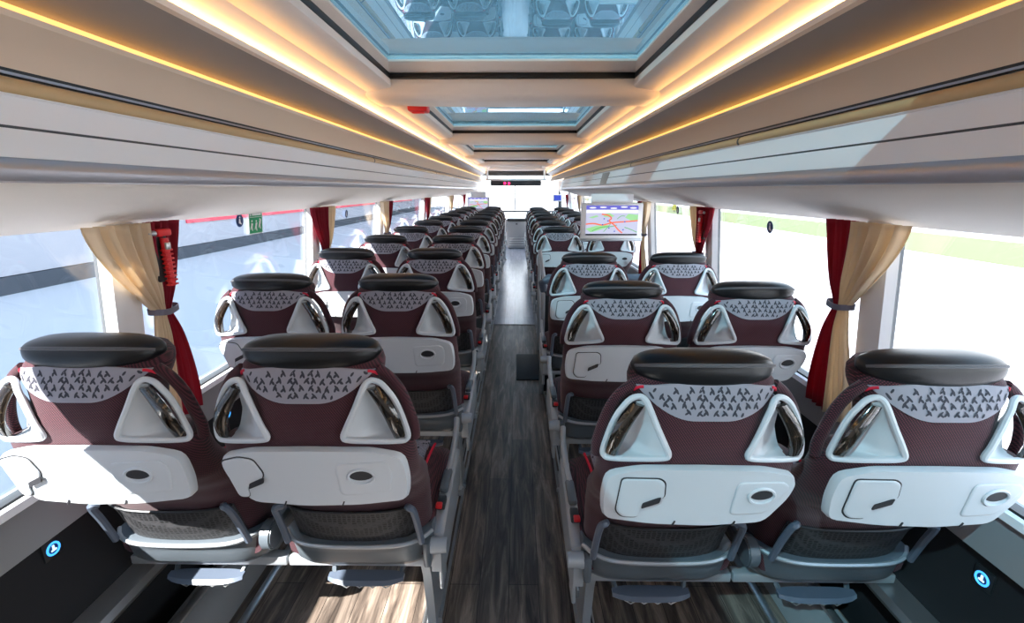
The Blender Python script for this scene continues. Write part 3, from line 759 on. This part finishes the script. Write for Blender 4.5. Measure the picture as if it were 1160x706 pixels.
# ------------------------------------------------------------------ window stickers
def flat(bm, poly, o, u, v, d=0):
    """2D polygon on plane o + a*u + b*v, 0.6 mm thick"""
    u = Vector(u); v = Vector(v); n = u.cross(v).normalized() * .0004
    A = [bm.verts.new(Vector(o) + u * a + v * c + n * (d + 1)) for a, c in poly]; B = [bm.verts.new(Vector(o) + u * a + v * c + n * (d)) for a, c in poly]
    k = len(A); bm.faces.new(A); bm.faces.new(B[::-1])
    for i in range(k): bm.faces.new((A[i], B[i], B[(i + 1) % k], A[(i + 1) % k]))
    return bm
def circ(cx, cy, rx, ry=None, n=20): ry = ry or rx; return [(cx + rx * cos(2 * pi * i / n), cy + ry * sin(2 * pi * i / n)) for i in range(n)]
def rect(x0, y0, x1, y1): return [(x0, y0), (x1, y0), (x1, y1), (x0, y1)]
def sticker_round(s, y, z, label, r=.028):
    tilt = Vector((s * (-.094), 0, 1)).normalized()
    o = Vector((s * (wx(z) + .006), y, z)); u = Vector((0, -s * -1, 0)); v = tilt
    if s < 0: u = Vector((0, 1, 0))
    else: u = Vector((0, -1, 0))
    t = thing('belt_sticker', label, 'sticker', o, 'round seat-belt stickers on the windows')
    newobj('disc', flat(BM(), circ(0, 0, r), (0, 0, 0), u, v), 's_blue', t, 0)
    b = BM(); flat(b, circ(0, r * .5, r * .16), (0, 0, 0), u, v, 1.5)
    flat(b, [(-r * .15, r * .28), (r * .12, r * .28), (r * .22, -r * .25), (r * .5, -r * .5), (r * .42, -r * .64), (-r * .1, -r * .45), (-r * .3, -r * .4)], (0, 0, 0), u, v, 1.5)
    newobj('seated_figure', b, 's_white', t, 0)
sticker_round(-1, 2.06, 1.37, 'round blue seat-belt sticker left of the green sign')
sticker_round(-1, 3.38, 1.335, 'round blue sticker on the second left window')
sticker_round(1, 2.18, 1.335, 'round blue sticker on the large right window')
sticker_round(1, 3.45, 1.36, 'round blue sticker on the right window beside the screen curtain')
zc = 1.36; o = Vector((-(wx(zc) + .006), 2.185, zc)); v = Vector((.094, 0, 1)).normalized(); u = Vector((0, 1, 0))
t = thing('exit_sign', 'green emergency exit sticker with white pictograms on left window', 'sign', o)
newobj('backing', flat(BM(), rect(-.055, -.058, .062, .052), (0, 0, 0), u, v), 's_white', t, 0)
newobj('green_panel', flat(BM(), rect(-.05, -.054, .058, .048), (0, 0, 0), u, v, 1.5), 's_green', t, 0)
b = BM(); flat(b, rect(-.028, .026, .048, .036), (0, 0, 0), u, v, 3); flat(b, rect(-.046, .018, .054, .020), (0, 0, 0), u, v, 3)
flat(b, rect(-.046, .024, -.036, .042), (0, 0, 0), u, v, 3)
newobj('title_bar', b, 's_white', t, 0)
b = BM()
for k, (x, y_) in enumerate(((-.03, -.02), (.006, -.022), (.038, -.015))):
    flat(b, circ(x, y_ + .022, .005), (0, 0, 0), u, v, 3)
    flat(b, [(x - .006, y_ + .014), (x + .010, y_ + .010 + .006 * k), (x + .006, y_ + .004), (x + .002, y_ - .004), (x + .006, y_ - .022), (x, y_ - .022), (x - .006, y_ - .006), (x - .012, y_ - .018), (x - .015, y_ - .014), (x - .008, y_ + .002)], (0, 0, 0), u, v, 3)
newobj('pictograms', b, 's_white', t, 0)

# ------------------------------------------------------------------ lit call buttons on the lower wall
def button(s, y, z, label):
    x = s * (1.19 + .035 * (z - .34) / .26 - .004)
    t = thing('wall_button', label, 'button', (x, y, z), 'blue lit buttons on the dark wall panels')
    newobj('plate', bx((0, 0, 0), (.008, .05, .055), .003), 'dark', t)
    newobj('lit_ring', tube(BM(), [(-s * .005, .016 * cos(a), .016 * sin(a)) for a in [2 * pi * i / 24 for i in range(24)]], .0028, 6, closed=True), 'blue', t)
    newobj('lit_disc', cyl(BM(), (-s * .003, 0, 0), (-s * .005, 0, 0), .0135, None, 24), 's_blue', t)
    b = BM(); box(b, (-s * .0062, 0, .003), (.002, .005, .014)); box(b, (-s * .0062, .0, -.004), (.002, .014, .004))
    newobj('symbol', b, 'bluewhite', t)
for i, y in enumerate((1.04, 1.82)):
    button(-1, y, .57, 'blue lit round button on dark wall panel %s' % ('beside the nearest left seat' if i == 0 else 'beside the second left seat'))
button(1, .99, .545, 'blue lit round button on dark wall beside nearest right seat')

# ------------------------------------------------------------------ hanging screens
M['scr_base'] = mat('map_lilac', (0.060, 0.060, 0.078), .4, emit=(.52, .54, .72), es=0.45)
M['scr_sky'] = mat('map_sky', (0.012, 0.012, 0.060), .4, emit=(.12, .12, .55), es=0.48)
M['scr_white'] = mat('map_white', (0.096, 0.096, 0.108), .4, emit=(.85, .85, .95), es=0.48)
M['scr_green'] = mat('map_green', (0.036, 0.072, 0.030), .4, emit=(.30, .62, .28), es=0.48)
M['scr_red'] = mat('map_red', (0.084, 0.018, 0.010), .4, emit=(.75, .12, .05), es=0.54)
M['scr_dblue'] = mat('map_dark_blue', (0.004, 0.007, 0.048), .4, emit=(.02, .05, .45), es=0.54)
M['scr_gline'] = mat('map_green_line', (0.012, 0.048, 0.012), .4, emit=(.1, .42, .1), es=0.48)
M['scr_black'] = mat('map_black_bar', (0.001, 0.001, 0.002), .3)
def screen(x, y, z, w_, h_, label, drop):
    t = thing('hanging_screen', label, 'screen', (x, y, z), 'screens hanging below the racks')
    hs = newobj('housing', bx((0, .02, -.012), (w_ + .075, .04, h_ + .06), .008), 'white', t)
    newobj('hinge_bracket', bx((0, .03, h_ / 2 + .025 + drop / 2), (w_ * .8, .03, drop + .02), .005), 'white', hs)
    newobj('bottom_rail', bx((.0, .012, -h_ / 2 - .035), (w_ + .085, .045, .02), .006), 'silver', t)
    dsp = newobj('display', bx((0, -.001, 0), (w_, .004, h_)), 'scr_base', t)
    o = (0, -.0035, 0); u = (1, 0, 0); v = (0, 0, 1); W2, H2 = w_ / 2, h_ / 2
    P = lambda pts: [(a * W2, c * H2) for a, c in pts]
    def line(bm, pts, wd, d):
        pts = catmull([(a * W2, c * H2, 0) for a, c in pts], False, 5)
        l = []; r = []
        for i, p in enumerate(pts):
            tt = (pts[min(i + 1, len(pts) - 1)] - pts[max(i - 1, 0)]).normalized(); nn = Vector((-tt.y, tt.x, 0)) * wd
            l.append(p + nn); r.append(p - nn)
        for i in range(len(l) - 1): flat(bm, [(q.x, q.y) for q in (r[i], r[i + 1], l[i + 1], l[i])], o, u, v, d)
    newobj('map_sky', flat(BM(), P(rect(-1, .72, 1, 1)), o, u, v, 1), 'scr_sky', dsp, 0)
    b = BM()
    flat(b, P(rect(-1, .50, 1, .72)), o, u, v, 1)
    for cx, cy in ((-.75, .85), (-.35, .88), (.05, .82), (.45, .9), (.8, .84)): flat(b, P(circ(cx, cy, .13, .05)), o, u, v, 2)
    newobj('map_clouds', b, 'scr_white', dsp, 0)
    for pl in ([(-.35, .42), (-.1, .5), (.1, .3), (-.05, .22), (-.3, .25)], [(.5, .2), (.62, .45), (1, .38), (1, .0), (.8, -.05)], [(-.9, .2), (-.6, .35), (-.5, .28), (-.75, .15)], [(-1, -.55), (-.6, -.35), (-.1, -.3), (-.2, -.5), (-.8, -.8)]):
        newobj('map_field', flat(BM(), P(pl), o, u, v, 1), 'scr_green', dsp, 0)
    b = BM(); line(b, [(.5, -.45), (.75, -.6), (1, -.8)], .003, 2.5); line(b, [(-.75, -.7), (-.4, -.45), (0, -.4), (.2, -.3)], .003, 2.5); line(b, [(-.3, -.75), (-.1, -.35), (0, -.1)], .0025, 2.5); line(b, [(.2, .1), (.35, .3), (.5, .3)], .0025, 2.5)
    newobj('map_paths', b, 'scr_gline', dsp, 0)
    b = BM(); line(b, [(-1, -.25), (-.7, -.2), (-.35, -.3), (0, -.15), (.3, -.1), (.7, -.05), (1, .0)], .005, 3); line(b, [(-.4, .42), (-.15, .35), (-.02, .15), (-.1, -.02), (.1, -.3), (.25, -.6), (.42, -.84)], .005, 3)
    newobj('map_roads', b, 'scr_red', dsp, 0)
    b = BM()
    for cx, cy in ((-.35, -.28), (-.15, -.02), (.12, -.72), (.5, -.08), (.45, -.62), (-.3, .12), (-.1, -.5)): flat(b, P(circ(cx, cy, .03, .045, 10)), o, u, v, 4)
    newobj('map_markers', b, 'scr_dblue', dsp, 0)
    newobj('map_bar', flat(BM(), P(rect(-1, -1, 1, -.90)), o, u, v, 4), 'scr_black', dsp, 0)
    return t
screen(.787, 3.82, 1.262, .415, .235, 'large white-framed screen showing a road map on the right', .055)
screen(-.78, 10.0, 1.225, .39, .235, 'small distant screen with map hanging on the left', .09)
t = thing('front_monitor', 'tiny screen beside the far right front seats', 'monitor', (1.02, 11.8, 1.31))
newobj('casing', bx((0, 0, 0), (.22, .05, .17), .012), 'silver', t)
newobj('display', bx((0, -.026, 0), (.17, .004, .12)), 'scr_dblue', t)
newobj('bracket', bx((.12, .01, .0), (.14, .02, .03)), 'silver', t)

# ------------------------------------------------------------------ red roof-hatch release
t = thing('hatch_release', 'red emergency release box under the roof window frame', 'emergency handle', (-.625, 3.33, 2.02))
newobj('casing', bx((0, 0, 0), (.13, .12, .045), .014), 'red', t)
newobj('pull_grip', bx((0, -.02, -.026), (.08, .03, .014), .005), 'red', t)

# ------------------------------------------------------------------ stairwell partition and handrails, right side
t = thing('partition', 'dark partition with padded blue-grey top in front of the third right row', 'partition', (.69, 3.30, 0))
newobj('panel', bx((0, 0, .42), (.94, .03, .80), .008), 'dark', t)
newobj('padded_top', tube(BM(), [(-.46, -.01, .80), (-.478, -.01, .855), (-.44, -.01, .885), (-.2, -.01, .888), (.2, -.01, .888), (.46, -.01, .885)], .034, 10), 'post', t)
newobj('side_panel', bx((-.475, .0, .40), (.03, .12, .78), .01), 'silver', t)
t = thing('handrail', 'grey tubular handrail sloping down beside the right stairwell', 'handrail', (.235, 3.95, 0))
newobj('sloping_tube', tube(BM(), catmull([(0, .30, .02), (0, .30, .60), (0, .28, .93), (.0, .18, .95), (.01, -.15, .83), (.02, -.40, .74), (.02, -.45, .60), (.02, -.45, .02)], False, 5), .017, 10), 'silver', t)
newobj('kick_panel', bx((.03, -.06, .28), (.012, .66, .50), .004), 'sill', t)
t = thing('grab_pole', 'white vertical pole beside the aisle at the far left front', 'pole', (-.235, 10.35, 0))
newobj('tube', cyl(BM(), (0, 0, .0), (0, 0, .88), .02), 'white', t); newobj('foot_collar', cyl(BM(), (0, 0, .0), (0, 0, .03), .035), 'alu', t)
newobj('top_cap', cyl(BM(), (0, 0, .87), (0, 0, .90), .026), 'dark', t)

# front console closing the aisle
t = thing('front_console', 'grey slatted console with dark top at the end of the aisle', 'console', (.02, 12.35, 0))
newobj('body', bx((0, .15, .36), (.46, .30, .70), .02), 'sill', t)
newobj('top', bx((0, .14, .745), (.50, .36, .06), .02), 'dark', t)
b = BM()
for z in (.10, .16, .22, .28): box(b, (0, -.004, z), (.38, .012, .018), .004)
newobj('grille', b, 'alu', t)
newobj('latch', bx((.0, -.006, .64), (.05, .014, .03), .004), 'dark', t)
t = thing('destination_display', 'dark overhead bar with red lit digits above windscreen', 'display', (0, 11.9, 1.655))
newobj('housing', bx((0, 0, 0), (1.24, .12, .12), .02), 'dark', t)
for x in (-.27, -.17):
    b = BM()
    for z in (-.022, 0, .022): box(b, (x, -.062, z), (.045, .006, .007))
    for xx in (-.02, .02): box(b, (x + xx, -.062, 0), (.007, .006, .045))
    newobj('red_digit', b, 'ledred', t)
newobj('ceiling_fairing', bx((0, .02, .085), (1.5, .12, .05), .02), 'white', t)
for q in (-.70, .70): newobj('hanger', bx((q, .02, .22), (.05, .05, .30), .01), 'white', t)

# ------------------------------------------------------------------ outside
b = BM(); box(b, (0, 40, -1.35), (260, 260, .1)); o = struct('ground', b, 'concrete'); 
b = BM(); box(b, (23, 60, -1.295), (8.5, 220, .03)); o = struct('grass_verge', b, 'grass')
hall = thing('hall', 'long pale hall with dark plinth beyond the left windows', 'building', (-16, 10, -1.3))
newobj('wall', bx((0, 0, 7.9), (4, 130, 14.8)), 'facade', hall)  # unseen upper part added tall so its shadow covers the yard
newobj('plinth', bx((0, 0, .24), (4.1, 130.1, .48)), 'plinth', hall)
newobj('fascia', bx((2.03, 32, 1.55), (.06, 44, .24)), 'redband', hall)
newobj('fascia', bx((2.03, 32, 2.1), (.06, 44, .30)), 'redband', hall)
t = thing('conifer', 'small narrow conifer on the grass beyond the right window', 'tree', (21, 64, -1.28))
b = BM()
for k in range(5): cyl(b, (0, 0, .15 + .25 * k), (0, 0, .65 + .25 * k), .42 - .07 * k, .06, 12)
newobj('foliage', b, mat('olive_foliage', (.12, .12, .02), 1), t); newobj('trunk', cyl(BM(), (0, 0, 0), (0, 0, .4), .06), mat('bark', (.08, .05, .03), 1), t)
